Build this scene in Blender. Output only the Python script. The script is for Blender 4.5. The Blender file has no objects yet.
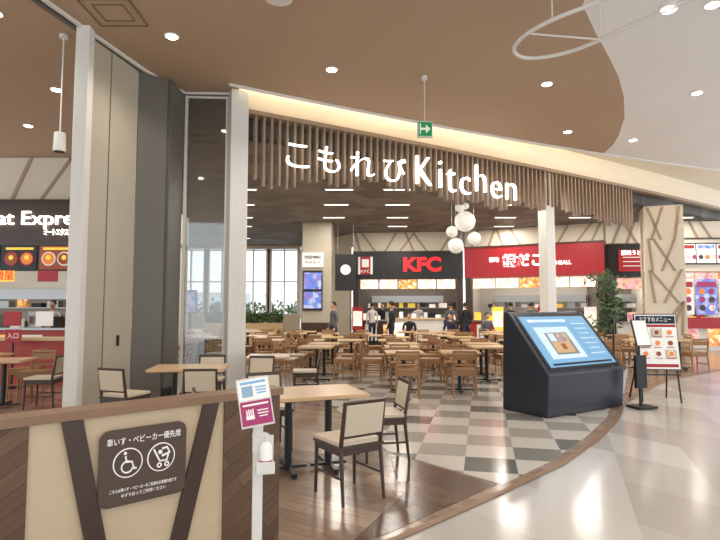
import bpy, math, random
from mathutils import Vector, Matrix
random.seed(7)
scn=bpy.context.scene
COL=scn.collection
scn.view_settings.view_transform='Standard'
scn.view_settings.exposure=0.38
# ------------------------------------------------------------ materials
def newmat(name):
    m=bpy.data.materials.new(name); m.use_nodes=True
    nt=m.node_tree; b=nt.nodes['Principled BSDF']
    return m,nt,b
def srgb(r,g,b):
    f=lambda c:(c/255/12.92) if c/255<=0.04045 else ((c/255+0.055)/1.055)**2.4
    return (f(r),f(g),f(b),1)
def mat(name,c,rough=0.55,metal=0,em=0,spec=None):
    m,nt,b=newmat(name); col=srgb(*c)
    n=nt.nodes.new('ShaderNodeTexNoise'); n.inputs['Scale'].default_value=9
    mx=nt.nodes.new('ShaderNodeMix'); mx.data_type='RGBA'; mx.blend_type='MULTIPLY'
    mx.inputs[0].default_value=0.12
    mx.inputs[6].default_value=col
    nt.links.new(n.outputs['Fac'],mx.inputs[7])
    nt.links.new(mx.outputs[2],b.inputs['Base Color'])
    b.inputs['Roughness'].default_value=rough; b.inputs['Metallic'].default_value=metal
    if em:
        b.inputs['Emission Color'].default_value=col; b.inputs['Emission Strength'].default_value=em
    return m
def wood(name,c1,c2,rough=0.45,plank=None,rot=0.0,grain=(2,30,2),bw=1.2,rh=0.14,dk=(0.45,0.43,0.42)):
    m,nt,b=newmat(name); N=nt.nodes; L=nt.links
    tc=N.new('ShaderNodeTexCoord'); mp=N.new('ShaderNodeMapping'); mp.inputs['Rotation'].default_value=(0,0,rot)
    if plank=='diag': mp.inputs['Rotation'].default_value=(math.radians(90),0,rot)
    L.new(tc.outputs['Object'],mp.inputs['Vector'])
    gm=N.new('ShaderNodeMapping'); gm.inputs['Scale'].default_value=grain
    L.new(mp.outputs[0],gm.inputs[0])
    no=N.new('ShaderNodeTexNoise'); no.inputs['Scale'].default_value=1.5; no.inputs['Detail'].default_value=4
    L.new(gm.outputs[0],no.inputs['Vector'])
    mx=N.new('ShaderNodeMix'); mx.data_type='RGBA'
    mx.inputs[6].default_value=srgb(*c1); mx.inputs[7].default_value=srgb(*c2)
    L.new(no.outputs['Fac'],mx.inputs[0]); out=mx.outputs[2]
    if plank:
        br=N.new('ShaderNodeTexBrick'); br.inputs['Scale'].default_value=1
        br.inputs['Brick Width'].default_value=bw; br.inputs['Row Height'].default_value=rh
        br.inputs['Mortar Size'].default_value=0.003
        br.inputs['Color1'].default_value=(1,1,1,1); br.inputs['Color2'].default_value=(*dk,1)
        br.inputs['Mortar'].default_value=(0.2,0.18,0.16,1)
        L.new(mp.outputs[0],br.inputs['Vector'])
        m2=N.new('ShaderNodeMix'); m2.data_type='RGBA'; m2.blend_type='MULTIPLY'; m2.inputs[0].default_value=0.75
        L.new(out,m2.inputs[6]); L.new(br.outputs['Color'],m2.inputs[7]); out=m2.outputs[2]
    L.new(out,b.inputs['Base Color']); b.inputs['Roughness'].default_value=rough
    return m
def cells(name,size,cols,rot=0,rough=0.3,em=0,parity=False):
    m,nt,b=newmat(name); N=nt.nodes; L=nt.links
    tc=N.new('ShaderNodeTexCoord'); mp=N.new('ShaderNodeMapping')
    mp.inputs['Rotation'].default_value=(0,0,rot); mp.inputs['Scale'].default_value=tuple(1/s for s in size)
    mp.inputs['Location'].default_value=(0.37,0.31,0.29)
    L.new(tc.outputs['Object'],mp.inputs[0])
    fl=N.new('ShaderNodeVectorMath'); fl.operation='FLOOR'; L.new(mp.outputs[0],fl.inputs[0])
    wn=N.new('ShaderNodeTexWhiteNoise'); L.new(fl.outputs[0],wn.inputs['Vector'])
    cr=N.new('ShaderNodeValToRGB'); cr.color_ramp.interpolation='CONSTANT'
    e=cr.color_ramp.elements
    while len(e)<len(cols): e.new(0.5)
    for i,c in enumerate(cols): e[i].position=i/len(cols)
    for i,c in enumerate(cols): e[i].color=srgb(*c)
    L.new(wn.outputs['Value'],cr.inputs[0]); out=cr.outputs[0]
    if parity:
        ck=N.new('ShaderNodeTexChecker'); ck.inputs['Scale'].default_value=1
        L.new(mp.outputs[0],ck.inputs['Vector'])
        mx=N.new('ShaderNodeMix'); mx.data_type='RGBA'; L.new(ck.outputs['Fac'],mx.inputs[0])
        mx.inputs[6].default_value=srgb(*parity); L.new(out,mx.inputs[7]); out=mx.outputs[2]
    L.new(out,b.inputs['Base Color']); b.inputs['Roughness'].default_value=rough
    if em:
        L.new(out,b.inputs['Emission Color']); b.inputs['Emission Strength'].default_value=em
    return m
def menu(name,scale,tint,em=0.9,amount=0.5):
    m,nt,b=newmat(name); N=nt.nodes; L=nt.links
    tc=N.new('ShaderNodeTexCoord')
    vo=N.new('ShaderNodeTexVoronoi'); vo.inputs['Scale'].default_value=scale; vo.distance='CHEBYCHEV'
    L.new(tc.outputs['Object'],vo.inputs['Vector'])
    cr=N.new('ShaderNodeValToRGB'); e=cr.color_ramp.elements
    e[0].color=srgb(120,40,20); e[1].color=srgb(250,245,235)
    for p,c in ((0.25,(200,90,40)),(0.5,tint),(0.75,(230,180,80))):
        x=e.new(p); x.color=srgb(*c)
    sp=N.new('ShaderNodeSeparateColor'); L.new(vo.outputs['Color'],sp.inputs[0])
    L.new(sp.outputs[0],cr.inputs[0])
    mx=N.new('ShaderNodeMix'); mx.data_type='RGBA'; mx.inputs[0].default_value=amount
    mx.inputs[7].default_value=srgb(*tint); L.new(cr.outputs[0],mx.inputs[6])
    L.new(mx.outputs[2],b.inputs['Base Color']); L.new(mx.outputs[2],b.inputs['Emission Color'])
    b.inputs['Emission Strength'].default_value=em; b.inputs['Roughness'].default_value=0.4
    return m
def glassmat(name,tint=(250,252,252),fac=0.06):
    m=bpy.data.materials.new(name); m.use_nodes=True; nt=m.node_tree; nt.nodes.clear()
    o=nt.nodes.new('ShaderNodeOutputMaterial'); t=nt.nodes.new('ShaderNodeBsdfTransparent'); g=nt.nodes.new('ShaderNodeBsdfGlossy')
    t.inputs[0].default_value=srgb(*tint); g.inputs['Roughness'].default_value=0.03
    x=nt.nodes.new('ShaderNodeMixShader'); x.inputs[0].default_value=fac
    nt.links.new(t.outputs[0],x.inputs[1]); nt.links.new(g.outputs[0],x.inputs[2]); nt.links.new(x.outputs[0],o.inputs[0])
    return m
M={}
M['ceil_brown']=mat('ceiling_wood_brown',(184,158,132),0.6)
M['ceil_white']=mat('ceiling_white',(240,238,236),0.7)
M['ceil_in']=cells('ceiling_grid_grey',(0.6,0.6,50),[(112,108,102),(124,119,112),(102,98,93)],0.5,0.7)
M['cream']=mat('cream_paint',(226,216,197),0.6)
M['white']=mat('white_paint',(230,228,222),0.5)
M['black']=mat('black_metal',(22,22,24),0.4)
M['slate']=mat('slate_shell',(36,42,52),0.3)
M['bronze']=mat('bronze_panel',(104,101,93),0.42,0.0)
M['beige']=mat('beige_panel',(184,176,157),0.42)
M['slat']=wood('slat_wood',(136,116,98),(160,139,118),0.5)
M['branch']=wood('branch_wood',(158,137,114),(174,153,130),0.5)
M['panelw']=wood('partition_wood',(192,171,140),(205,186,156),0.5,grain=(1.5,3,10))
M['lwood']=wood('light_wood',(206,176,132),(222,194,152),0.45,grain=(3,3,3))
M['tablew']=wood('table_wood',(204,170,128),(216,184,142),0.28,grain=(2,20,2))
M['chairw']=wood('chair_wood',(146,106,68),(170,128,86),0.4)
M['dark']=wood('dark_wood',(54,38,30),(72,52,40),0.35)
M['capw']=wood('cap_wood',(126,97,73),(146,114,88),0.4)
M['plankd']=wood('plank_panel',(134,102,76),(90,67,50),0.5,plank='diag',rot=0.55,bw=0.7,rh=0.085)
M['pad']=mat('cream_vinyl',(214,200,176),0.5)
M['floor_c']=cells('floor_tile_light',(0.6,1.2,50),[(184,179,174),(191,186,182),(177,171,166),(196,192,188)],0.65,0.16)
M['floor_w']=wood('floor_wood',(182,158,138),(142,119,100),0.18,plank='floor',rot=0.55,grain=(2,14,2),bw=1.3,rh=0.16,dk=(.55,.52,.5))
M['floor_in']=wood('floor_wood_inner',(186,164,142),(156,134,114),0.2,plank='floor',rot=0.2,grain=(2,14,2),bw=1.3,rh=0.2,dk=(.7,.66,.62))
M['floor_d']=wood('floor_wood_dark',(118,94,78),(92,72,58),0.2,plank='floor',rot=0.9,bw=1.2,rh=0.16)
M['floor_ck']=cells('floor_check_tile',(0.5,0.5,50),[(156,153,146),(136,134,128),(170,165,156),(114,114,111)],0.22,0.14,parity=(206,201,193))
M['red']=mat('red_sign',(156,20,30),0.4,em=0.2)
M['blacks']=mat('black_fascia',(22,18,18),0.35)
M['redl']=mat('red_letters',(225,24,32),0.4,em=0.9)
M['whitel']=mat('white_letters',(255,252,244),0.4,em=2.5)
M['whites']=mat('white_print',(240,238,232),0.5,em=0.15)
M['brownsign']=mat('brown_sign',(84,66,56),0.5)
M['lamp']=mat('lamp_glow',(255,246,232),0.4,em=14)
M['strip']=mat('lamp_strip',(255,246,230),0.4,em=4)
M['cove']=mat('cove_led',(255,238,208),0.4,em=24)
M['steel']=mat('steel',(170,172,172),0.3,0.7)
M['kitchen']=mat('kitchen_wall_glow',(190,184,172),0.5,em=0.1)  # wall itself emits faintly, imitating a brightly lit kitchen
M['kdark']=mat('kitchen_wall_dark_glow',(112,102,92),0.5,em=0.1)  # darker wall colour, with kitchen light added as slight self-glow
M['green']=mat('exit_green',(8,120,64),0.5,em=0.5)
M['leaf']=mat('leaf_green',(72,100,54),0.6)
M['soil']=mat('soil',(60,45,35),0.9)
M['redlam']=mat('red_laminate',(186,66,52),0.4)
M['globe']=mat('globe_glass',(232,230,222),0.4,em=0.2)
M['menu1']=menu('menu_photo_print',9,(220,160,90),0.7,0.35)
M['menu2']=menu('menu_blue_print',6,(60,110,190),0.7,0.7)
M['menu3']=menu('menu_white_print',8,(236,228,218),0.75,0.6)
M['menu4']=menu('menu_pink_print',7,(226,170,176),0.55,0.5)
M['pink']=mat('pink_print',(176,52,112),0.5)
M['blue']=mat('blue_print',(150,186,208),0.5)
M['orange']=mat('food_orange',(214,120,50),0.5,em=.4)
M['yellow']=mat('food_yellow',(236,196,70),0.5,em=.5)
M['foodbrown']=mat('food_brown',(134,66,34),0.5,em=.4)
M['skin']=mat('skin',(208,162,134),0.6)
M['hair']=mat('hair_black',(28,22,20),0.6)
M['cl_black']=mat('cloth_black',(30,30,34),0.8)
M['cl_grey']=mat('cloth_grey',(96,96,104),0.8)
M['cl_white']=mat('cloth_white',(206,204,200),0.8)
M['cl_navy']=mat('cloth_navy',(40,46,66),0.8)
M['glass']=glassmat('glass')
M['glass2']=glassmat('glass_panel',(226,228,226),.14)
M['conc']=mat('concrete_grey',(206,210,216),0.8)
M['vent']=mat('vent_line',(124,106,90),0.6)
M['scr']=mat('screen_blue',(112,158,194),0.2,em=0.4)
M['scr2']=mat('screen_pale',(186,206,218),0.2,em=0.42)
M['scrw']=menu('screen_map',12,(120,140,150),0.4,.6)
# ------------------------------------------------------------ mesh builder
class MB:
    def __init__(s,name,*mats):
        s.name=name; s.mats=[M[k] for k in mats]; s.v=[]; s.f=[]; s.m=[]; s.sm=[]
    def add(s,vs,fs,mi,sm=False):
        o=len(s.v); s.v+= [tuple(v) for v in vs]
        for f in fs: s.f.append([i+o for i in f]); s.m.append(mi); s.sm.append(sm)
    def box(s,c,d,mi=0,rz=0,X=None):
        R=Matrix.Rotation(rz,4,'Z') if X is None else X
        vs=[]
        for dx in(-.5,.5):
            for dy in(-.5,.5):
                for dz in(-.5,.5):
                    vs.append(Vector(c)+(R@Vector((dx*d[0],dy*d[1],dz*d[2]))))
        s.add(vs,[(0,1,3,2),(4,6,7,5),(0,4,5,1),(2,3,7,6),(0,2,6,4),(1,5,7,3)],mi)
    def prism(s,poly,z0,z1,mi=0):
        n=len(poly); a=sum(poly[i][0]*poly[(i+1)%n][1]-poly[(i+1)%n][0]*poly[i][1] for i in range(n))
        if a<0: poly=poly[::-1]
        vs=[(p[0],p[1],z0) for p in poly]+[(p[0],p[1],z1) for p in poly]
        fs=[list(range(n))[::-1],list(range(n,2*n))]+[(i,(i+1)%n,(i+1)%n+n,i+n) for i in range(n)]
        s.add(vs,fs,mi)
    def yprism(s,poly,y0,y1,mi=0):
        n=len(poly)
        vs=[(p[0],y0,p[1]) for p in poly]+[(p[0],y1,p[1]) for p in poly]
        fs=[list(range(n)),list(range(n,2*n))[::-1]]+[(i,i+n,(i+1)%n+n,(i+1)%n) for i in range(n)]
        s.add(vs,fs,mi)
    def tube(s,p,q,r,mi=0,r2=None,n=12,sm=True):
        p=Vector(p);q=Vector(q); r2=r if r2 is None else r2
        d=(q-p).normalized(); a=d.orthogonal().normalized(); b=d.cross(a)
        vs=[p+(a*math.cos(t)+b*math.sin(t))*r for t in [2*math.pi*i/n for i in range(n)]]
        vs+=[q+(a*math.cos(t)+b*math.sin(t))*r2 for t in [2*math.pi*i/n for i in range(n)]]
        s.add(vs,[(i,(i+1)%n,(i+1)%n+n,i+n) for i in range(n)],mi,sm)
        s.add(vs[:n],[list(range(n))[::-1]],mi); s.add(vs[n:],[list(range(n))],mi)
    def ball(s,c,r,mi=0,n=14,sc=(1,1,1),zmin=-1):
        vs=[];fs=[];k=n//2
        for j in range(k+1):
            ph=math.pi*j/k
            for i in range(n):
                th=2*math.pi*i/n
                z=max(math.cos(ph),zmin)
                vs.append((c[0]+r*sc[0]*math.sin(ph)*math.cos(th),c[1]+r*sc[1]*math.sin(ph)*math.sin(th),c[2]+r*sc[2]*z))
        for j in range(k):
            for i in range(n):
                fs.append((j*n+i,(j+1)*n+i,(j+1)*n+(i+1)%n,j*n+(i+1)%n))
        s.add(vs,fs,mi,True)
    def mesh(s):
        me=bpy.data.meshes.new(s.name); me.from_pydata(s.v,[],s.f)
        for m in s.mats: me.materials.append(m)
        me.polygons.foreach_set('material_index',s.m); me.polygons.foreach_set('use_smooth',s.sm)
        me.update(); return me
    def done(s,loc=(0,0,0),rz=0,parent=None,bevel=0):
        return place(s.mesh(),s.name,loc,rz,parent,bevel)
def place(me,name,loc=(0,0,0),rz=0,parent=None,bevel=0):
    o=bpy.data.objects.new(name,me); COL.objects.link(o); o.location=loc; o.rotation_euler=(0,0,rz)
    if parent: o.parent=parent
    if bevel:
        b=o.modifiers.new('bev','BEVEL'); b.width=bevel; b.segments=2; b.limit_method='ANGLE'
    return o
def empty(name,loc=(0,0,0),rz=0):
    o=bpy.data.objects.new(name,None); COL.objects.link(o); o.location=loc; o.rotation_euler=(0,0,rz); o.empty_display_size=0.2; return o
def txt(body,w,h,loc,rot,mk,parent,name='letters',ext=0.01,off=0.0):
    c=bpy.data.curves.new(name,'FONT'); c.body=body; c.size=0.5; c.extrude=ext; c.offset=off
    c.align_x='CENTER'; c.align_y='CENTER'; c.materials.append(M[mk])
    o=bpy.data.objects.new(name,c); COL.objects.link(o)
    bpy.context.view_layer.update(); d=o.dimensions
    sx=w/max(d.x,1e-3); sy=(h/max(d.y,1e-3)) if h else sx
    o.scale=(sx,sy,1); o.location=loc; o.rotation_euler=rot; o.parent=parent
    return o
def path(pts,r,mk,name,parent=None,cyc=False,smooth=True,loc=(0,0,0)):
    c=bpy.data.curves.new(name,'CURVE'); c.dimensions='3D'; c.bevel_depth=r; c.bevel_resolution=3
    s=c.splines.new('NURBS' if smooth else 'POLY'); s.points.add(len(pts)-1)
    for i,p in enumerate(pts): s.points[i].co=(*p,1)
    s.use_cyclic_u=cyc
    if smooth: s.order_u=3; s.use_endpoint_u=not cyc; s.resolution_u=8
    c.materials.append(M[mk]); o=bpy.data.objects.new(name,c); COL.objects.link(o); o.location=loc
    if parent: o.parent=parent
    return o
H90=math.radians(90)
def lag(x,P):
    r=0
    for i,(xi,yi) in enumerate(P):
        t=yi
        for j,(xj,_) in enumerate(P):
            if i!=j: t*=(x-xj)/(xi-xj)
        r+=t
    return r
SL=[(-2.12,9.79),(1.83,12.13),(8.41,16.34)]
ED=[(-2.13,9.37),(1.73,11.47),(10.4,15.3)]
def sl(x): return lag(x,SL)
def ed(x): return lag(x,ED)
def arange(a,b,n): return [a+(b-a)*i/n for i in range(n+1)]
# ------------------------------------------------------------ floor
arc=[(-4.5,0.4),(-2.5,1.6),(-1.0,2.6),(.27,3.74),(1.16,4.6),(2.0,5.45),(2.82,6.5),(3.6,7.65),(4.24,8.8),(5.2,10.1),(6.6,11.7),(9,13.65),(14,16.8)]
b=MB('floor','floor_c'); b.prism([(-14,-6),(16,-6),(16,30),(-14,30)],-0.1,0); b.done()
b=MB('floor_wood_area','floor_w'); b.prism(arc+[(14,29),(-14,29),(-14,0.4)],0,0.003); b.done()
b=MB('floor_inner_area','floor_in'); b.prism([(-4.6,13),(-1.3,12.4),(2.6,12.6),(6.0,14.0),(9,14.6),(13.5,17.2),(13.5,28.5),(-13,28.5)],0.003,0.005); b.done()
b=MB('floor_check_area','floor_ck'); b.prism([(-1.35,12.6),(-.7,9.5),(0.05,7.0),(.3,5.96),(1.25,4.86),(1.9,5.55),(2.7,6.6),(3.48,7.75),(4.05,8.85),(4.6,10.2),(5.6,12.2),(5.2,13.6),(2.6,12.75)],0.005,0.008); b.done()
b=MB('floor_dark_wedge','floor_d'); b.prism([(.3,5.9),(1.2,4.86),(.2,3.84),(-.1,3.6),(.35,4.6)],0.003,0.006); b.done()
b=MB('floor_border','capw')
for i in range(1,len(arc)-1):
    p=Vector(arc[i]);q=Vector(arc[i+1]); n=Vector((-(q-p).y,(q-p).x)).normalized()*0.05
    b.prism([tuple(p-n*.2),tuple(q-n*.2),tuple(q+n),tuple(p+n)],0.008,0.010)
b.done()
# ------------------------------------------------------------ ceilings
bd=[(2.0,-6),(2.1,0),(2.3,3),(2.58,5.2),(2.91,6.81),(3.37,7.5),(3.87,8.2),(4.42,9.0),(4.95,9.9),(5.5,11.0),(5.95,12.2),(6.15,12.9),(6.25,ed(6.25))]
b=MB('ceiling','ceil_brown')
b.prism([(-14,-6)]+bd+[(x,ed(x)) for x in arange(5.8,-2.13,16)]+[(-2.3,9.9),(-3.3,9.9),(-4.7,14.05),(-14,14.05)],5.5,5.6); b.done()
b=MB('ceiling_white_area','ceil_white')
b.prism(bd[::-1]+[(15,-6),(15,ed(15))]+[(x,ed(x)) for x in arange(14,6.6,10)],5.5,5.6); b.done()
b=MB('ceiling_cove','cream')
xs=arange(-2.3,15,24)
b.prism([(x,ed(x)-0.3) for x in xs]+[(x,sl(x)+.2) for x in xs[::-1]],5.85,5.9); b.done()
b=MB('bulkhead','cream','slat','ceil_in')
for i in range(24):
    p=(xs[i],sl(xs[i]));q=(xs[i+1],sl(xs[i+1]))
    b.prism([p,q,(q[0],q[1]+.1),(p[0],p[1]+.1)],5.2,5.85,0)
    b.prism([(p[0],p[1]-.12),(q[0],q[1]-.12),(q[0],q[1]+.12),(p[0],p[1]+.12)],5.12,5.2,1)
    b.prism([(p[0],p[1]+.5),(q[0],q[1]+.5),(q[0],q[1]+.55),(p[0],p[1]+.55)],4.8,5.2,2)
    b.prism([(p[0],p[1]+.1),(q[0],q[1]+.1),(q[0],q[1]+.55),(p[0],p[1]+.55)],5.2,5.25,2)
b.done()
b=MB('trim_ceiling_edge','white','cove')
for i in range(24):
    p=(xs[i],ed(xs[i]));q=(xs[i+1],ed(xs[i+1]))
    b.prism([p,q,(q[0]-.02,q[1]+.04),(p[0]-.02,p[1]+.04)],5.46,5.62,0)
    b.prism([(p[0],p[1]-.10),(q[0],q[1]-.10),(q[0],q[1]-.03),(p[0],p[1]-.03)],5.62,5.65,1)
b.done()
b=MB('ceiling_inner','ceil_in')
xs2=arange(-2.3,15,24)
b.prism([(-5.9,16.6),(-5.2,14.0),(-4.7,14),(-3.3,9.8),(-2.3,9.95)]+[(x,sl(x)+.5) for x in xs2]+[(15,29),(-11,29)],4.8,4.9); b.done()
b=MB('ceiling_seam_wall','ceil_in'); b.prism([(-4.7,14),(-3.3,9.75),(-3.25,9.75),(-4.65,14)],4.8,5.6); b.prism([(-3.3,9.75),(-2.2,9.9),(-2.2,9.95),(-3.3,9.8)],4.8,5.9); b.done()
b=MB('slatted_screen','slat'); x=-1.95; k=0
while x<8.2:
    z0=4.06+0.10*math.sin(x*1.3+1)+0.07*math.sin(x*5.1)+(0.08 if k%3==0 else 0)-max(0,(1.2-x))*.05
    a=math.atan2(sl(x+.1)-sl(x),.1)
    b.box((x,sl(x),(5.12+z0)/2),(0.045,0.11,5.12-z0),0,rz=a); x+=0.135; k+=1
b.done()
e=empty('illuminated_sign',(0,0,0))
def onl(x,off=0.16):
    a=math.atan2(sl(x+.1)-sl(x),.1); return (x+math.sin(a)*off, sl(x)-math.cos(a)*off, a)
for i,ch in enumerate('こもれび'):
    X,Y,a=onl([-1.27,-0.68,-0.04,0.64][i]); txt(ch,[.46,.48,.56,.56][i],[.44,.5,.5,.52][i],(X,Y,4.42),(H90,0,a),'whitel',e,'letter_jp_%d'%i,0.03,-0.008)
for ch,xx,w,h,zb in (('K',1.30,.42,.62,4.2),('i',1.71,.075,.60,4.21),('t',1.98,.27,.52,4.215),('c',2.34,.31,.40,4.23),('h',2.76,.32,.62,4.24),('e',3.19,.34,.40,4.25),('n',3.62,.34,.40,4.26)):
    X,Y,a=onl(xx); txt(ch,w,h,(X,Y,zb+h/2),(H90,0,a),'whitel',e,'letter_'+ch,0.03,-0.009)
# ------------------------------------------------------------ posts and folding panels
b=MB('column_white','white'); b.box((-2.24,9.7,2.75),(.32,.3,5.5),0,rz=.5); b.done(bevel=.01)
b=MB('column_white','white'); b.box((-3.88,7.4,2.75),(.18,.2,5.5),0,rz=.1); b.done(bevel=.01)
b=MB('column_white','white'); b.box((4.95,14.25,2.6),(.3,.3,5.2),0,rz=.5); b.done(bevel=.01)
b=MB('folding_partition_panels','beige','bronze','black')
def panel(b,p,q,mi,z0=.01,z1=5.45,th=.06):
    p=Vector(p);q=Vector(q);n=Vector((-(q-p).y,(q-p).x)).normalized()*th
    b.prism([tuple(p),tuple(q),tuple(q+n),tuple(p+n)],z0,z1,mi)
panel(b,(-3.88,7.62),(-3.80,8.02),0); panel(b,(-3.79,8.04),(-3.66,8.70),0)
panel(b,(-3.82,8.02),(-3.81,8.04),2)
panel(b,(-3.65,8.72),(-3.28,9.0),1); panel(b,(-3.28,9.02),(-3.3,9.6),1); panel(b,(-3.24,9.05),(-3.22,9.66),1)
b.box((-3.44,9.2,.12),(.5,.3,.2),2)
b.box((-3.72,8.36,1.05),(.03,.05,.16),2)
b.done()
b=MB('glass_partition','glass2','white','bronze')
panel(b,(-3.2,9.7),(-2.42,9.75),0,.1,5.4,.012); panel(b,(-3.2,9.7),(-2.42,9.75),2,.01,.1,.05); panel(b,(-3.2,9.7),(-2.42,9.75),1,5.4,5.5,.05)
b.box((-3.18,9.72,2.75),(.05,.06,5.4),1); b.box((-2.44,9.76,2.75),(.05,.06,5.4),1); b.done()
b=MB('ceiling_track','bronze','white')
for p,q in (((-4.5,3.5),(-4.11,6.7)),((-4.11,6.7),(-3.91,7.59)),((-3.91,7.59),(-3.65,8.72)),((-3.65,8.72),(-3.3,9.67)),((-3.3,9.67),(-2.3,9.7))):
    panel(b,p,q,0,5.44,5.5,.05); panel(b,(p[0]+.1,p[1]),(q[0]+.1,q[1]),1,5.46,5.5,.05)
b.done()
# ------------------------------------------------------------ foreground partition
ang=math.atan2(.661,.75); R=(-.531,3.634,0)
b=MB('low_partition','panelw','capw','dark','plankd')
b.box((-1.6,.07,.49),(3.2,.12,.98),0); b.box((-1.6,.07,1.0),(3.24,.17,.045),1)
b.box((-.2,.005,.49),(.4,.014,.975),3); b.box((-2.3,.005,.49),(1.72,.014,.975),3)
b.yprism([(-1.30,.975),(-1.20,.975),(-1.0,.0),(-1.1,.0)],-.012,.008,2)
b.yprism([(-.54,.975),(-.44,.975),(-.68,.0),(-.78,.0)],-.012,.008,2)
part=b.done(R,ang)
e=empty('priority_seat_sign',R,ang)
s=MB('board','brownsign')
cx,cz,w,h,r=-.885,.70,.47,.40,.05
pl=[]
for (sx,sz,a0) in ((1,1,0),(-1,1,90),(-1,-1,180),(1,-1,270)):
    for k in range(5):
        t=math.radians(a0+k*22.5); pl.append((cx+sx*(w/2-r)+r*math.cos(t),cz+sz*(h/2-r)+r*math.sin(t)))
s.yprism(pl,-.022,-.012); s.done(parent=e)
txt('車いす・ベビーカー優先席',.40,.04,(cx,-.024,cz+.135),(H90,0,0),'whites',e,ext=.001,off=.002)
txt('こちらは車いす・ベビーカーをご利用のお客様の席です',.36,.02,(cx,-.024,cz-.12),(H90,0,0),'whites',e,ext=.001)
txt('ゆずり合ってご利用ください',.24,.02,(cx,-.024,cz-.15),(H90,0,0),'whites',e,ext=.001)
def circ(cx,cz,r,n=24,y=-.026,a0=0,a1=360): return [(cx+r*math.cos(math.radians(a0+(a1-a0)*i/n)),y,cz+r*math.sin(math.radians(a0+(a1-a0)*i/n))) for i in range(n+1)]
for ox in(-.09,.09):
    s=MB('disc','whites','brownsign')
    s.yprism([(p[0],p[2]) for p in circ(cx+ox,cz+.02,.078)[:-1]],-.026,-.022,0)
    s.yprism([(p[0],p[2]) for p in circ(cx+ox,cz+.02,.072)[:-1]],-.027,-.0262,1); s.done(parent=e)
ox=cx-.09;oz=cz+.02
path(circ(ox-.005,oz-.02,.03,16,-.03,60,350),.004,'whites','wheel',e)
path([(ox-.015,-.03,oz+.04),(ox-.01,-.03,oz+.005),(ox+.018,-.03,oz+.005),(ox+.032,-.03,oz-.035),(ox+.044,-.03,oz-.032)],.005,'whites','figure',e,smooth=False)
s=MB('head','whites'); s.ball((ox-.017,-.03,oz+.053),.009); s.ball((cx+.082,-.03,cz+.02+.028),.012); s.done(parent=e)
ox=cx+.09
path([(ox-.045,-.03,oz+.05),(ox-.025,-.03,oz+.01),(ox-.01,-.03,oz-.02),(ox+.03,-.03,oz-.02),(ox+.04,-.03,oz+.02)],.005,'whites','pram_body',e,smooth=False)
path([(ox+.0,-.03,oz+.045),(ox+.03,-.03,oz+.05),(ox+.045,-.03,oz+.02),(ox+.0,-.03,oz+.005)],.006,'whites','pram_hood',e,smooth=False)
path(circ(ox-.012,oz-.042,.011,10,-.03),.004,'whites','pram_wheel',e); path(circ(ox+.03,oz-.042,.011,10,-.03),.004,'whites','pram_wheel',e)
# ------------------------------------------------------------ sanitizer stand
e=empty('hand_sanitizer_stand',(-.57,3.08,0),.25)
s=MB('stand','white','steel','black'); s.tube((0,0,0),(0,0,.02),.17,0,n=24); s.box((0,0,.45),(.055,.035,.88),0); s.box((0.01,.0,.80),(.08,.05,.1),0)
s.box((.035,-.06,.66),(.10,.10,.012),0); s.box((.035,-.11,.69),(.1,.006,.06),0); s.box((.035,-.012,.74),(.1,.012,.2),0); s.done(parent=e,bevel=.002)
s=MB('bottle','whites','pink','white'); s.tube((.04,-.06,.666),(.04,-.06,.79),.034,0); s.tube((.04,-.06,.70),(.04,-.06,.72),.0345,1); s.tube((.04,-.06,.79),(.04,-.06,.815),.034,0,.014); s.tube((.04,-.06,.815),(.04,-.06,.85),.009,2); s.box((.03,-.07,.855),(.05,.018,.012),2); s.done(parent=e)
s=MB('sign_plate','white','blue','pink','whites','scr'); X=Matrix.Rotation(math.radians(-8),4,'Y')@Matrix.Rotation(math.radians(-20),4,'X')
c0=Vector((-.02,-.03,1.03)); s.box(c0,(.18,.008,.27),0,X=X)
for dz,hh,mi in((.068,.11,3),(-.06,.13,2)): s.box(c0+X@Vector((0,-.006,dz)),(.165,.004,hh),mi,X=X)
def sp(u,v,w_,h_,mi): s.box(c0+X@Vector((u,-.009,v)),(w_,.002,h_),mi,X=X)
sp(0,.108,.14,.014,4); sp(-.035,.06,.06,.06,1); sp(.04,.078,.06,.008,4); sp(.04,.062,.06,.008,4); sp(.04,.046,.05,.008,4)
sp(0,-.015,.14,.01,3)
for i in range(4): sp(-.052+i*.011,-.058,.007,.035+.006*(i%2),3)
sp(-.036,-.083,.045,.02,3); sp(.035,-.05,.06,.006,3); sp(.035,-.066,.06,.006,3); sp(.035,-.082,.045,.006,3)
s.tube((0,0,.84),(-.01,0,.97),.012,0); s.done(parent=e)
# ------------------------------------------------------------ furniture
def chair_mesh(nm,fr,pad,padback):
    b=MB(nm,fr,pad)
    for sx in(-1,1):
        b.tube((sx*.19,.19,.43),(sx*.195,.2,0),.019,0,.014,n=8)
        b.tube((sx*.19,-.19,.45),(sx*.195,-.235,0),.02,0,.014,n=8)
        b.tube((sx*.19,-.19,.43),(sx*.19,-.255,.80),.02,0,.015,n=8)
        b.box((sx*.19,0,.40),(.025,.38,.05),0)
        b.box((sx*.19,-.01,.2),(.016,.4,.02),0)
    b.box((0,.19,.40),(.38,.025,.05),0); b.box((0,-.19,.40),(.38,.025,.05),0)
    b.box((0,.0,.435),(.43,.43,.03),0)
    b.box((0,.01,.462),(.41,.41,.035),1)
    X=Matrix.Rotation(math.radians(10),4,'X')
    b.box((0,-.25,.785),(.4,.028,.04),0,X=X)
    if padback:
        b.box((0,-.232,.655),(.36,.035,.25),1,X=X); b.box((0,-.208,.52),(.38,.02,.02),0,X=X)
    else:
        b.box((0,-.235,.70),(.36,.015,.10),0,X=X); b.box((0,-.212,.56),(.36,.015,.03),0,X=X)
    return b.mesh()
CH_D=chair_mesh('chair_dark','dark','pad',True)
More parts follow.
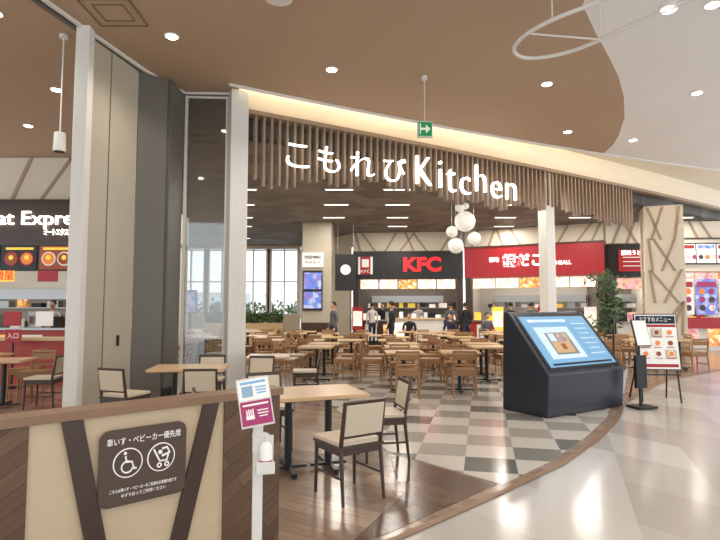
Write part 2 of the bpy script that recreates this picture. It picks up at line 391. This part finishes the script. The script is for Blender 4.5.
CH_L=chair_mesh('chair_light','chairw','chairw',False)
CH_C=chair_mesh('chair_cream','chairw','pad',False)
def table_mesh(nm,w,d,two=False):
    b=MB(nm,'tablew','black')
    b.box((0,0,.715),(w,d,.035),0); b.box((0,0,.69),(w*.8,d*.8,.015),1)
    for cx in ((-w/2+.3,w/2-.3) if two else (0,)):
        b.tube((cx,0,.03),(cx,0,.69),.035,1)
        b.box((cx,0,.03),(.05,d*.8,.025),1)
        b.box((cx,0,.03),(.5 if not two else .36,.05,.025),1)
        for s1 in(-1,1): b.tube((cx,s1*d*.38,0),(cx,s1*d*.38,.03),.025,1)
    return b.mesh()
TB_S=table_mesh('table_small',.7,.7); TB_L=table_mesh('table_long',1.0,.72,True)
def chair(me,x,y,a): place(me,'dining_chair',(x,y,.010),math.radians(a),bevel=.004 if y<9 else 0)
def table(me,x,y,a): place(me,'dining_table',(x,y,.010),math.radians(a),bevel=.003 if y<9 else 0)
table(TB_L,-.5,5.34,20)
chair(CH_D,-.10,4.60,34)
chair(CH_D,.22,5.66,102)
chair(CH_D,-1.0,6.05,205)
chair(CH_D,-1.24,4.98,-70)
table(TB_L,-2.35,7.55,8)
chair(CH_D,-1.95,6.85,5); chair(CH_D,-2.95,6.9,-20); chair(CH_D,-1.55,8.15,170); chair(CH_D,-2.3,8.35,185)
table(TB_S,-1.55,9.3,5); chair(CH_D,-.93,9.4,95)
# mass of seating: alternating rows
seats=[(1.75,19.2,'cl_black',170,0),(3.15,18.9,'cl_navy',150,0),(3.75,19.3,'cl_grey',190,0),(4.9,17.2,'cl_white',90,0)]
seats[2]=(4.5,19.3,'cl_grey',190,0)
avoid=[(-1.6,20.9,1.7),(4.95,14.25,.75),(9.8,17.5,1.5),(-2.24,9.7,.8),(1.0,17.2,.8),(2.2,21.2,1.4),(-.9,18.6,.9)]+[(s[0],s[1],1.15) for s in seats]
rows=[(10.2,'A'),(11.55,'B'),(12.5,'B'),(13.85,'A'),(15.2,'B'),(16.15,'B'),(17.5,'A'),(18.85,'B'),(19.8,'B'),(20.7,'B')]
cc=0
for Y,ty in rows:
    if Y<11: X0,X1=.75,2.7
    elif Y<13.4: X0,X1=-1.0,4.2
    elif Y<15: X0,X1=-3.4,8.7
    else: X0,X1=-.3*Y,min(.58*Y,10.8)
    if Y>19.5: X1=4
    x=X0+random.random()*.2
    st=1.04 if ty=='A' else 1.8
    while x<X1:
        if all((x-a)**2+(Y-c)**2>r*r for a,c,r in avoid) and random.random()>.03 and not (Y>18.5 and x>8):
            a=(0 if ty=='A' else 90)+random.uniform(-4,4)
            y=Y+random.uniform(-.05,.05)
            table(TB_S,x,y,a)
            for aa in (0,180):
                if random.random()<.04: continue
                t=math.radians(a+aa); cc+=1; dd=.62+random.uniform(-.02,.03)
                chair(CH_L if cc%6 else CH_C, x+math.sin(t)*dd, y-math.cos(t)*dd, a+aa+random.uniform(-6,6))
        x+=st
# ------------------------------------------------------------ kiosk
kang=math.atan2(.54,.84)
e=empty('touchscreen_kiosk',(2.63,7.62,.012),kang)
W=1.82
s=MB('body','slate')
prof=[(0.04,0),(0,.60),(.72,1.47),(.82,1.47),(.86,.0)]
vs=[(0,p[0],p[1]) for p in prof]+[(W,p[0],p[1]) for p in prof]; n=5
s.add(vs,[list(range(n)),list(range(n,2*n))[::-1]]+[(i,i+n,(i+1)%n+n,(i+1)%n) for i in range(n)],0)
s.done(parent=e,bevel=.02)
s=MB('screen','menu3','black','menu2','whites','scr','scr2','scrw','foodbrown','tablew','steel','cl_navy')
tl=math.atan2(.87,.72)
X=Matrix.Rotation(tl,4,'X'); c=Vector((W/2,.36,1.035)); nrm=X@Vector((0,0,1)); up=X@Vector((0,1,0))
def sb(u,v,w,h,mi,o=.01): s.box(c+nrm*o+up*v+Vector((u,0,0)),(w,h,.008),mi,X=X)
sb(0,0,1.66,1.0,1,.006)
sb(0,0,1.56,.92,4,.014); sb(-.22,-.04,.80,.58,5,.020); sb(-.2,-.06,.52,.40,9,.022); sb(-.22,-.13,.42,.2,8,.024); sb(-.1,.05,.24,.14,6,.0245); sb(-.34,.05,.14,.14,5,.0245); sb(-.2,-.12,.1,.1,7,.0255)
sb(.5,.02,.42,.7,4,.020); sb(-.2,.37,.9,.05,5,.020); sb(-.6,.37,.08,.05,3,.022)
for i in range(7): sb(.5,.30-i*.095,.36-.06*(i%3),.014,5,.026)
sb(0,-.42,1.4,.03,10,.022)
s.done(parent=e)
e=empty('leaflet_stand',(4.36,8.5,.012),.3)
s=MB('frame','black','whites','menu3'); s.box((0,0,.015),(.34,.3,.03),0); s.tube((0,0.02,.03),(0,0.02,1.2),.02,0); s.box((0,.0,.55),(.2,.05,.5),0)
X=Matrix.Rotation(math.radians(-15),4,'X'); s.box((0,-.03,1.15),(.28,.02,.42),0,X=X); s.box((0,-.045,1.15),(.25,.01,.39),1,X=X); s.box((0,-.053,1.13),(.2,.006,.26),2,X=X); s.done(parent=e)
e=empty('poster_easel',(4.9,9.0,.012),-.1)
s=MB('easel','black','whites','menu4','cl_navy','orange','yellow','foodbrown','red','pad')
X=Matrix.Rotation(math.radians(-8),4,'X'); C=Vector((0,0,.98))
def pb(u,v,w,h,mi,o): s.box(C+X@Vector((u,-o,v)),(w,.008,h),mi,X=X)
s.box(C,(.68,.025,.92),0,X=X); pb(0,0,.65,.89,1,.016); pb(0,.36,.62,.13,3,.022); pb(0,.26,.62,.04,7,.022); pb(0,-.39,.6,.05,7,.022)
for r_ in range(3):
    for c_ in range(3):
        u,v=-.2+c_*.2,.14-r_*.175; pb(u,v,.18,.15,(1,8,1)[(r_+c_)%3],.022)
        q=C+X@Vector((u,-.028,v+.01)); s.tube(q,q+X@Vector((0,-.006,0)),.052,1,n=16); s.tube(q+X@Vector((0,-.006,0)),q+X@Vector((0,-.012,0)),.040,(4,6)[(r_+c_)%2],n=14)
        pb(u,v-.06,.12,.010,7,.028)
for sx in(-1,1):
    s.tube((sx*.3,-.12,0),(sx*.26,.02,1.1),.014,0); s.tube((sx*.3,.42,0),(sx*.2,.04,1.15),.014,0)
s.box((0,-.07,.45),(.6,.06,.02),0); s.done(parent=e)
t=txt('おすすめメニュー',.5,.08,C+X@Vector((0,-.028,.36)),(H90-math.radians(8),0,0),'whites',e,ext=.002)
# plant
e=empty('potted_tree',(4.62,9.95,.012))
s=MB('pot','conc','soil'); s.tube((0,0,0),(0,0,.42),.16,0,.22,n=20); s.tube((0,0,.415),(0,0,.425),.2,1,n=20); s.done(parent=e)
s=MB('trunk_and_leaves','dark','leaf')
s.tube((0,0,.4),(.03,.02,1.3),.025,0,.018); tips=[]
for i in range(18):
    t=random.uniform(0,6.28); r=random.uniform(.05,.36); z=random.uniform(1.15,2.1)
    q=(r*math.cos(t),r*math.sin(t),z); s.tube((.03,.02,random.uniform(.85,1.3)),q,.01,0,.005,n=6); tips.append(q)
for q in tips:
    for k in range(18):
        c=Vector(q)+Vector([random.gauss(0,.08) for _ in range(3)]); d=Vector([random.uniform(-1,1) for _ in range(3)]).normalized()
        a=d.orthogonal().normalized(); l=.075
        s.add([c-d*l,c+a*l*.4,c+d*l,c-a*l*.4],[(0,1,2,3)],1)
s.done(parent=e)
# ------------------------------------------------------------ hanging things
e=empty('exit_sign',(1.1,9.0,0),.1)
s=MB('rod_and_case','white','green','whites'); s.tube((0,0,4.72),(0,0,5.5),.008,0); s.tube((0,0,5.44),(0,0,5.5),.05,0); s.box((0,0,4.57),(.26,.06,.28),0); s.box((0,-.033,4.57),(.23,.01,.24),1)
s.box((-.03,-.04,4.57),(.1,.006,.04),2); s.yprism([(.01,4.49),(.09,4.57),(.01,4.65)],-.043,-.037,2); s.box((-.085,-.04,4.57),(.02,.006,.18),2); s.done(parent=e,bevel=.004)
s=MB('pendant_speaker','white','black'); s.tube((-4.3,7.6,4.05),(-4.3,7.6,5.5),.01,0); s.tube((-4.3,7.6,3.78),(-4.3,7.6,4.05),.085,0,.075,n=20); s.tube((-4.3,7.6,3.77),(-4.3,7.6,3.78),.07,1,n=20); s.tube((-4.3,7.6,5.45),(-4.3,7.6,5.5),.06,0); s.done()
e=empty('hanging_ring_rail')
ring=[(2.75,5.86),(2.35,6.2),(2.08,6.6),(2.02,7.05),(2.3,7.32),(2.8,7.15),(3.15,6.7),(3.4,6.25),(3.75,5.8),(4.3,5.0),(4.4,4.3),(3.9,4.0),(3.3,4.8)]
path([(x,y,5.0) for x,y in ring],.026,'white','ring',e,cyc=True)
s=MB('hangers','white','lamp')
for x,y in((2.32,6.3),(3.1,6.75),(4.2,4.4)): s.tube((x,y,5.0),(x,y,5.5),.009,0); s.tube((x,y,5.46),(x,y,5.5),.03,0)
s.tube((2.15,6.6,5.0),(3.1,6.75,5.0),.012,0); s.tube((3.58,6.05,5.0),(3.58,6.05,5.06),.10,0,n=20); s.tube((3.58,6.05,4.99),(3.58,6.05,5.0),.08,1,n=20); s.done(parent=e)
s=MB('globe_pendant_cluster','globe','steel')
for x,y,z,r in((3.13,16,4.12,.31),(2.87,16.1,3.4,.23),(3.42,16.1,3.62,.2),(2.72,15.9,3.8,.17),(2.95,15.8,4.5,.14),(3.12,15.8,4.55,.1)):
    s.ball((x,y,z),r,0,20); s.tube((x,y,z+r),(x,y,4.8),.008,1,n=6)
s.done()
s=MB('ceiling_vent','vent','ceil_brown')
for d,t in((.33,.02),(.2,.012)):
    for sx,sy,w_,h_ in((0,d,2*d,t),(0,-d,2*d,t),(d,0,t,2*d),(-d,0,t,2*d)): s.box((-3.3+sx,7.0+sy,5.493),(w_,h_,.014),0)
s.done()
s=MB('ceiling_sensor','white'); s.tube((-1.03,6.6,5.46),(-1.03,6.6,5.5),.18,0,n=24); s.done()
DL=[(-2.74,7.62),(-.47,8.72),(3.3,9.3),(6.2,9.7),(4.66,11.9),(6.43,12.5),(-5.5,9.55),(-7.2,11.5),(-4.9,7.0),(4.6,6.8),(8.6,12.2),(-1.5,4.5),(1.2,4.2),(4.2,3.6),(-4,3),(-1,.5),(2,0),(5,0.5),(7.5,6)]
s=MB('downlight_fixtures','white','lamp')
for x,y in DL:
    s.tube((x,y,5.485),(x,y,5.505),.105,0,n=24); s.tube((x,y,5.480),(x,y,5.486),.08,1,n=24)
s.done()
def light(kind,loc,power,col=(1,.92,.82),size=.08,sx=None,sy=None,rot=(0,0,0),name='lamp'):
    l=bpy.data.lights.new(name,kind); l.energy=power; l.color=col
    o=bpy.data.objects.new(name,l); COL.objects.link(o); o.location=loc; o.rotation_euler=rot
    if kind=='SPOT': l.spot_size=math.radians(140); l.spot_blend=.8; l.shadow_soft_size=size
    elif kind=='AREA': l.shape='RECTANGLE'; l.size=sx; l.size_y=sy
    return o
for x,y in DL: light('SPOT',(x,y,5.46),115,name='downlight_lamp')
s=MB('linear_light_fixtures','white','strip')
k=0
for Y in(14.6,16.8,19.2,21.3,25):
    for X in(-.22*Y,-.08*Y,.07*Y,.24*Y,.41*Y,.57*Y):
        if (Y<16.5 and X>5.5): continue
        X+= .6*(k%2); k+=1
        if abs(X+1.6)<1.3 and abs(Y-20.9)<1: continue
        if abs(X-9.8)<1.4 and abs(Y-17.5)<1: continue
        if (Y>24 and X>-3.5) or (Y>20 and X>8): continue
        s.box((X,Y,4.783),(.8,.12,.03),0); s.box((X,Y,4.767),(.74,.06,.004),1)
        light('AREA',(X,Y,4.755),38,(1,.93,.83),sx=.74,sy=.06,name='linear_lamp')
s.done()
# ------------------------------------------------------------ columns in hall
def branches(b,x0,x1,z0,z1,y,mi,n,w=.09):
    for i in range(n):
        xa=x0+(x1-x0)*(i+.5)/n+random.uniform(-.1,.1); d=random.choice((-1,1))*random.uniform(.3,.8)*(z1-z0)
        xb=min(max(xa+d,x0+w),x1-w); xa=min(max(xa,x0+w),x1-w)
        b.yprism([(xa-w/2,z0),(xa+w/2,z0),(xb+w/2,z1),(xb-w/2,z1)],y-.02,y,mi)
b=MB('column_branch_clad','cream','branch','beige')
b.box((0,0,2.395),(1.1,1.1,4.79),0); b.box((0,0,.3),(1.14,1.14,.6),2)
for z0 in (.7,1.7,2.7,3.7): branches(b,-.53,.53,z0,z0+1.05,-.55,1,3,.08)
for z0 in (.7,1.7,2.7,3.7):
    for d in(-.2,.25):
        y0=random.uniform(-.25,.25)
        b.add([(-.57,y0-.04,z0),(-.57,y0+.04,z0),(-.57,y0+d+.04,z0+1),(-.57,y0+d-.04,z0+1),(-.55,y0-.04,z0),(-.55,y0+.04,z0),(-.55,y0+d+.04,z0+1),(-.55,y0+d-.04,z0+1)],[(0,1,2,3),(4,7,6,5),(0,4,5,1),(2,6,7,3),(0,3,7,4),(1,5,6,2)],1)
b.done((9.8,17.5,0),-.35)
e=empty('column_menu_clad',(-1.6,20.9,0),-.05)
b=MB('shaft','beige','dark'); b.box((0,0,2.395),(1.1,1.1,4.79),0); b.box((0,0,.5),(1.14,1.14,1.0),1); b.done(parent=e)
b=MB('screens','black','menu2','whites'); b.box((-.15,-.58,2.2),(.74,.06,1.5),0); b.box((-.15,-.615,2.56),(.66,.01,.62),1); b.box((-.15,-.615,1.84),(.66,.01,.62),1); b.box((-.15,-.58,3.35),(.8,.06,.55),2)
b.done(parent=e)
txt('FOOD MENU',.6,.12,(-.15,-.62,3.45),(H90,0,0),'blacks',e); txt('フードコート',.6,.1,(-.15,-.62,3.25),(H90,0,0),'blacks',e)
e=empty('hanging_banner',(-.55,20.6,0)); b=MB('cloth','blacks','steel','whites'); b.box((0,0,2.9),(.8,.05,1.4),0); b.tube((-.3,0,3.6),(-.3,0,4.8),.01,1); b.tube((.3,0,3.6),(.3,0,4.8),.01,1); b.tube((0,-.04,3.0),(0,-.03,3.0),.2,2); b.done(parent=e)
# ------------------------------------------------------------ stalls
def stall(name,p0,p1,fz0,fz1,fmat,menumat,menus=True,depth=2.4,wall_top=4.79,counter='white',nbr=8,kw='kitchen'):
    p0=Vector(p0);p1=Vector(p1);d=p1-p0;L=d.length;a=math.atan2(d.y,d.x)
    e=empty(name,(p0.x,p0.y,0),a)
    b=MB('structure','cream',fmat,counter,kw,'steel',menumat,'branch','dark','black','strip','redlam','yellow','whites','menu1')
    b.box((L/2,.1,(fz1+wall_top)/2),(L,.2,wall_top-fz1),0)
    branches(b,0,L,fz1+.03,wall_top-.01,0,6,nbr,.1)
    b.box((L/2,0,(fz0+fz1)/2),(L,.3,fz1-fz0),1)
    b.box((L/2,-.02,fz1+.02),(L,.36,.05),7)
    b.box((.12,.1,fz0/2),(.24,.3,fz0),7); b.box((L-.12,.1,fz0/2),(.24,.3,fz0),7)
    b.box((L/2,.0,.5),(L-.5,.55,1.0),2); b.box((L/2,-.03,1.02),(L-.46,.7,.05),4)
    n=int((L-.8)/.7)
    for i in range(n): b.box((.4+(L-.8)*(i+.5)/n,-.29,.52),(.5,.02,.7),(5,10,13,12)[random.randrange(4)])
    b.box((L/2,depth,fz1/2),(L,.1,fz1),3); b.box((.05,depth/2,fz1/2),(.1,depth,fz1),3); b.box((L-.05,depth/2,fz1/2),(.1,depth,fz1),3)
    b.box((L/2,depth/2+.1,fz0+.15),(L,depth-.1,.08),3)
    b.box((L/2,depth-.35,1.95),(L*.7,.5,.3),4); b.box((L/2,depth-.35,.5),(L*.85,.6,1.0),4)
    b.box((L/2,depth-.3,1.55),(L*.8,.4,.03),4)
    b.box((L/2,depth*.5,fz0+.1),(L*.8,.12,.03),9)
    for i in range(int(L/0.5)):
        h=random.uniform(.15,.45); b.box((.6+i*.48,depth-.35,1.0+h/2),(random.uniform(.2,.4),.4,h),random.choice((4,8,2,5,10)))
        h=random.uniform(.1,.25); b.box((.6+i*.48,depth-.3,1.565+h/2),(random.uniform(.15,.35),.25,h),random.choice((4,8,12,5,11)))
    for i in range(int(L/0.55)):
        h=random.uniform(.12,.38); b.box((.5+i*.52,0.02,1.045+h/2),(random.uniform(.12,.35),.2,h),random.choice((4,8,5,10,12,11)))
    if menus:
        n=int((L-.6)/.8)
        for i in range(n): b.box((.3+(L-.6)*(i+.5)/n,.0,fz0-.24),((L-.6)/n-.05,.06,.40),(5,5,13,5)[i%4])
    b.done(parent=e)
    o=light('AREA',(L/2,depth*.5,fz0+.07),34,(1,.93,.84),sx=L*.8,sy=.12,name='stall_lamp'); o.parent=e
    return e,L
e,L=stall('fried_chicken_stall',(-.3,23.3),(4.36,22.9),2.8,3.92,'blacks','menu3',counter='dark',kw='kdark')
txt('KFC',1.6,.62,(2.95,-.17,3.36),(H90,0,0),'redl',e,ext=.03,off=.02)
s=MB('badge','red','whites'); s.box((.55,-.18,3.35),(.62,.06,.75),1); s.box((.55,-.215,3.35),(.44,.01,.75),0); s.box((.55,-.222,3.45),(.3,.01,.34),1); s.done(parent=e)
txt('KFC',.4,.12,(.55,-.225,3.1),(H90,0,0),'whites',e)
e,L=stall('octopus_ball_stall',(4.45,22.8),(9.25,20.4),2.8,4.05,'red','menu3',counter='redlam')
txt('築地',.4,.2,(1.25,-.17,3.5),(H90,0,0),'whitel',e); txt('銀だこ',1.55,.55,(2.4,-.17,3.42),(H90,0,0),'whitel',e,off=.012)
txt('HIGHBALL',.9,.15,(3.75,-.17,3.3),(H90,0,0),'whitel',e)
e,L=stall('noodle_stall',(9.3,20.3),(11.2,20.1),2.7,3.9,'blacks','menu4',nbr=4,kw='kdark')
s=MB('sign_board','red','whites'); s.box((.9,-.18,3.3),(1.1,.05,.8),0)
for i in range(3): s.box((.9,-.22,3.1+i*.16),(.8,.02,.03),1)
s.done(parent=e); txt('讃岐うどん',.9,.18,(.9,-.22,3.58),(H90,0,0),'whitel',e)
e,L=stall('ice_cream_stall',(11.25,20.1),(15.4,20.1),2.9,4.1,'cream','menu4',counter='white')
s=MB('sign_board','whites','pink','menu4','menu2','menu3','dark','red','orange'); s.box((1.9,-.18,3.55),(3.0,.05,.8),5)
for i in range(4): s.box((.78+i*.75,-.22,3.55),(.70,.03,.70),0); s.box((.78+i*.75,-.24,3.8),(.6,.02,.12),(6,3)[i%2])
for i in range(12): s.tube((.6+i*.24,-.25,3.42),(.6+i*.24,-.235,3.42),.08,(7,2,1,5)[i%4],n=12)
for i,x in enumerate((.5,1.35,2.2,3.0)):
    s.box((x,-.4,1.95),(.76,.05,1.3),(0,3,0,2)[i]); s.box((x,-.43,2.4),(.7,.01,.2),(6,1,5,6)[i])
    for r_ in range(3):
        for c_ in range(2): s.tube((x-.17+c_*.34,-.44,2.15-r_*.3),(x-.17+c_*.34,-.43,2.15-r_*.3),.11,(2,7,1,5)[(r_+c_+i)%4],n=14)
s.box((1.8,-.42,1.0),(3.2,.05,.4),6); s.done(parent=e)
e,L=stall('meat_rice_stall',(-13.5,14.0),(-5.25,14.0),3.2,4.3,'dark','menu1',wall_top=5.49,menus=False,counter='redlam',nbr=12)
txt('Meat Express',3.1,.46,(5.0,-.2,3.84),(H90,0,0),'whitel',e,ext=.03,off=-.002); txt('ミートエクスプレス',.95,.17,(5.85,-.2,3.48),(H90,0,0),'whitel',e,ext=.02)
s=MB('menu_panels','menu3','black','red','whites','orange','yellow','foodbrown')
s.box((4.2,-.19,2.83),(7.6,.05,.68),1)
for i in range(8):
    x=1.0+i*.95; s.box((x,-.225,2.83),(.88,.02,.6),(1,6,2,1)[i%4])
    for dx,mi in((-.2,4),(.2,6)):
        s.tube((x+dx,-.236,2.8),(x+dx,-.25,2.8),.18,3 if i%2 else 2,n=20); s.tube((x+dx,-.25,2.8),(x+dx,-.26,2.8),.15,mi if i%2 else 10-mi,n=18); s.tube((x+dx,-.26,2.83),(x+dx,-.268,2.83),.06,5,n=12)
    s.box((x,-.24,3.06),(.7,.01,.06),5)
for i in range(9): s.box((.8+i*.8,-.4,1.28),(.42,.04,.36),(0,2,3,5)[i%4])
for i in range(6): s.box((1.2+i*1.1,-.33,2.35),(.5,.03,.28),(5,2,3)[i%3])
s.done(parent=e)
txt('増量',.5,.24,(4.5,-.36,2.35),(H90,0,0),'redl',e,ext=.01)
# ------------------------------------------------------------ walls
b=MB('wall_left','cream'); panel(b,(-5.95,16.7),(-10.6,28),0,0,4.79,.1); b.done()
b=MB('wall_side','cream','branch'); panel(b,(-3.05,28),(-.45,23.6),0,0,4.79,.1); b.done()
b=MB('wall_back','cream','conc'); b.box((-10.2,28.1,2.4),(1.0,.2,4.78),0); b.box((-6.4,28.1,.6),(6.6,.2,1.2),0); b.box((-6.4,28.1,4.7),(6.6,.2,.17),0); b.done()
for i in range(4):
    x0=-9.6+i*1.62; s=MB('window_%d'%(i+1),'white','glass')
    s.box((x0+.81,28.1,2.9),(1.6,.02,3.4),1)
    for xx in(x0+.05,x0+.81,x0+1.57): s.box((xx,28.1,2.9),(.06 if xx==x0+.81 else .2,.15,3.4),0)
    for zz in(1.22,2.9,4.55): s.box((x0+.81,28.1,zz),(1.6,.13,.06),0)
    s.done()
s=MB('office_building','conc','scr2'); s.box((-16,60,1.6),(7,4,3.2),0)
for i in range(4):
    for z in(.9,2.3): s.box((-18.4+i*1.6,57.97,z),(.9,.1,.7),1)
s.done()
b=MB('ground_outside','conc'); b.box((-8,55,-.1),(80,50,.1)); b.done()
s=MB('outdoor_trees','leaf','dark')
for i in range(7):
    x=-15+i*2.1; s.tube((x,40,0),(x,40,1.2),.08,1)
    for k in range(160):
        c=Vector((x+random.gauss(0,.6),40+random.gauss(0,.4),1.4+random.gauss(0,.3))); d=Vector([random.uniform(-1,1) for _ in range(3)]).normalized(); a=d.orthogonal().normalized()
        s.add([c-d*.2,c+a*.1,c+d*.2,c-a*.1],[(0,1,2,3)],0)
s.done()
s=MB('hedge_planter','lwood','leaf'); s.box((-5.0,23.5,.45),(3.4,.5,.9),0)
for i in range(900):
    c=Vector((-5.0+random.uniform(-1.65,1.65),23.5+random.uniform(-.25,.25),.9+random.uniform(0,.42))); d=Vector([random.uniform(-1,1) for _ in range(3)]).normalized(); a=d.orthogonal().normalized()
    s.add([c-d*.09,c+a*.05,c+d*.09,c-a*.05],[(0,1,2,3)],1)
s.done()
s=MB('digital_menu_board','black','menu2'); s.box((-7.2,23.0,1.8),(.55,.08,1.0),0); s.box((-7.2,22.95,1.8),(.48,.02,.9),1); s.box((-7.2,23.0,.65),(.1,.06,1.3),0); s.box((-7.2,23.0,.02),(.5,.4,.04),0); s.done()
s=MB('waiting_counter','redlam','lwood','white'); s.box((-6.6,11.2,.45),(2.6,.5,.9),0); s.box((-6.6,11.15,.92),(2.7,.62,.05),1); s.done()
e=empty('entrance_sign',(-6.75,10.6,0)); s=MB('post','black','red'); s.tube((0,0,0),(0,0,.02),.16,0); s.tube((0,0,.02),(0,0,.9),.02,0); s.box((0,0,1.0),(.3,.03,.26),1); s.done(parent=e); txt('入口',.22,.11,(0,-.02,1.0),(H90,0,0),'whites',e,ext=.002)
table(TB_S,-5.6,8.6,10); chair(CH_L,-5.5,9.3,185); chair(CH_D,-4.9,8.5,95)
table(TB_S,-6.6,9.5,0); chair(CH_L,-5.95,9.75,92); chair(CH_L,-6.6,8.8,0)
s=MB('service_desk','white','lwood','menu3'); s.box((2.2,21.8,.55),(2.2,.6,1.1),0); s.box((2.2,21.75,1.12),(2.3,.7,.05),1); s.box((1.6,21.48,.6),(.5,.02,.7),2); s.done()
for i,(x,y,k) in enumerate(((5.4,21.3,'yellow'),(7.0,20.7,'red'),(-.1,22.3,'red'),(8.4,19.8,'whites'))):
    s=MB('floor_sign',k,'black','menu3'); s.box((0,0,.01),(.4,.35,.02),1); s.tube((0,0,0),(0,0,1.6),.015,1); s.box((0,-.02,1.1),(.45,.02,.95),0); s.box((0,-.035,1.1),(.36,.01,.6),2); s.done((x,y,.012))
# ------------------------------------------------------------ people
def person(name,loc,rz,seated,shirt,pants):
    e=empty(name,loc,rz)
    if not seated:
        J=dict(pel=(0,0,.94,.125),sp=(0,.0,1.12,.11),ch=(0,0,1.31,.135),nk=(0,0,1.45,.055),hd=(0,.01,1.53,.05))
        leg=lambda s:[(s*.09,0,.86,.085),(s*.1,.03+.09*s,.48,.055),(s*.1,.02+.14*s,.09,.04),(s*.1,.15+.14*s,.035,.035)]
        arm=lambda s:[(s*.17,0,1.38,.058),(s*.23,-.02,1.1,.042),(s*.23,.09,.86,.028)]; hz=1.63; fd=Vector((0,.2,-1)).normalized()
    else:
        J=dict(pel=(0,0,.56,.13),sp=(0,.0,.74,.115),ch=(0,.02,.93,.135),nk=(0,.03,1.07,.055),hd=(0,.04,1.14,.05))
        leg=lambda s:[(s*.1,.1,.55,.085),(s*.11,.42,.52,.06),(s*.11,.42,.09,.04),(s*.11,.54,.035,.035)]
        arm=lambda s:[(s*.17,.02,1.0,.056),(s*.23,.08,.76,.042),(s*.14,.32,.78,.028)]; hz=1.25; fd=Vector((0,1,-.1)).normalized()
    V=[J['pel'],J['sp'],J['ch'],J['nk'],J['hd']]; E=[(0,1),(1,2),(2,3),(3,4)]
    ends=[]
    for s in(-1,1):
        o=len(V); V+=leg(s); E+=[(0,o)]+[(o+i,o+i+1) for i in range(3)]
        o=len(V); V+=arm(s); E+=[(2,o),(o,o+1),(o+1,o+2)]; ends.append((s,Vector(V[-1][:3])))
    me=bpy.data.meshes.new('sk'); me.from_pydata([v[:3] for v in V],E,[])
    ob=bpy.data.objects.new('body',me); COL.objects.link(ob)
    ob.modifiers.new('Skin','SKIN'); ob.modifiers.new('Sub','SUBSURF').levels=2
    for i,v in enumerate(V): me.skin_vertices[0].data[i].radius=(v[3],v[3]*(.8 if i in(1,2) else 1))
    me.skin_vertices[0].data[0].use_root=True
    dg=bpy.context.evaluated_depsgraph_get(); dg.update()
    m2=bpy.data.meshes.new_from_object(ob.evaluated_get(dg)); bpy.data.objects.remove(ob)
    m2.materials.clear()
    for k in(shirt,pants,'skin','hair'): m2.materials.append(M[k])
    for p in m2.polygons:
        c=p.center; p.use_smooth=True
        if c.z<.09: p.material_index=3
        elif c.z>(1.46 if not seated else 1.08): p.material_index=2
        elif (not seated and c.z<.93 and abs(c.x)<.185) or (seated and (c.z<.6 )): p.material_index=1
        else: p.material_index=0
    o=bpy.data.objects.new('body',m2); COL.objects.link(o); o.parent=e
    hy=J['hd'][1]
    b=MB('head','skin','hair')
    b.ball((0,hy+.01,hz),.1,0,18,(.76,.92,1.13)); b.ball((0,hy-.012,hz+.022),.106,1,18,(.8,.95,1.1),zmin=-.35)
    b.ball((0,hy+.105,hz-.015),.014,0,8,(1,1,1.5)); b.box((0,hy+.092,hz-.055),(.04,.01,.008),1)
    for s in(-1,1): b.ball((s*.078,hy+.0,hz-.01),.02,0,8,(.5,1,1.5)); b.ball((s*.03,hy+.092,hz+.012),.009,1,8)
    b.done(parent=e)
    b=MB('hands','skin')
    for s,w in ends:
        pc=w+fd*.045
        b.ball(pc,.045,0,10,(.55 if not seated else .85,1.0 if seated else .8,1.1 if not seated else .5))
        lat=Vector((0,1,0)) if not seated else Vector((1,0,0)); crl=Vector((-s,0,0)) if not seated else Vector((0,0,-1))
        for i,l in enumerate((.065,.075,.07,.055)):
            a=pc+fd*.03+lat*(.03-.02*i)*1; m=a+fd*l*.55; q=m+(fd*.8+crl*.6).normalized()*l*.5
            b.tube(a,m,.009,0,.008,n=6); b.tube(m,q,.008,0,.006,n=6)
        a=pc-fd*.01+lat*.035*(1 if not seated else -s); q=a+(fd+lat*(1 if not seated else -s)*.8).normalized()*.05; b.tube(a,q,.011,0,.008,n=6)
    b.done(parent=e)
person('person_standing',(1.0,17.2,.01),math.radians(70),False,'cl_black','cl_black')
for x,y,c,a,_ in seats:
    t=math.radians(a); person('person_seated',(x,y,.01),t,True,c,'cl_navy')
    chair(CH_L,x,y,a); table(TB_S,x-math.sin(t)*.66,y+math.cos(t)*.66,a)
for x,y,a,c,p_ in ((3.7,22.1,0,'cl_grey','cl_navy'),(5.9,21.2,-25,'cl_navy','cl_black'),(.5,22.3,10,'cl_white','cl_navy'),(4.2,21.6,20,'cl_black','cl_navy'),(6.5,20.6,-30,'cl_grey','cl_black'),(-.9,18.6,120,'cl_grey','cl_navy')):
    person('person_standing',(x,y,.01),math.radians(a),False,c,p_)
for x,y,a,c in ((2.6,24.2,180,'cl_white'),(1.0,24.3,170,'cl_black'),(7.2,22.6,150,'cl_black'),(5.8,23.4,150,'cl_white'),(-8.6,15.2,180,'cl_white')):
    person('cook_standing',(x,y,.01),math.radians(a),False,c,'cl_black')
# ------------------------------------------------------------ world & camera
w=bpy.data.worlds.new('world'); scn.world=w; w.use_nodes=True
bg=w.node_tree.nodes['Background']; bg.inputs[0].default_value=(.92,.96,1,1); bg.inputs[1].default_value=1.5
cam=bpy.data.cameras.new('camera'); co=bpy.data.objects.new('camera',cam); COL.objects.link(co)
cam.lens=27.05; cam.sensor_width=36; co.location=(0,0,1.55); co.rotation_euler=(math.radians(94),0,0); scn.camera=co
cam.clip_start=.05
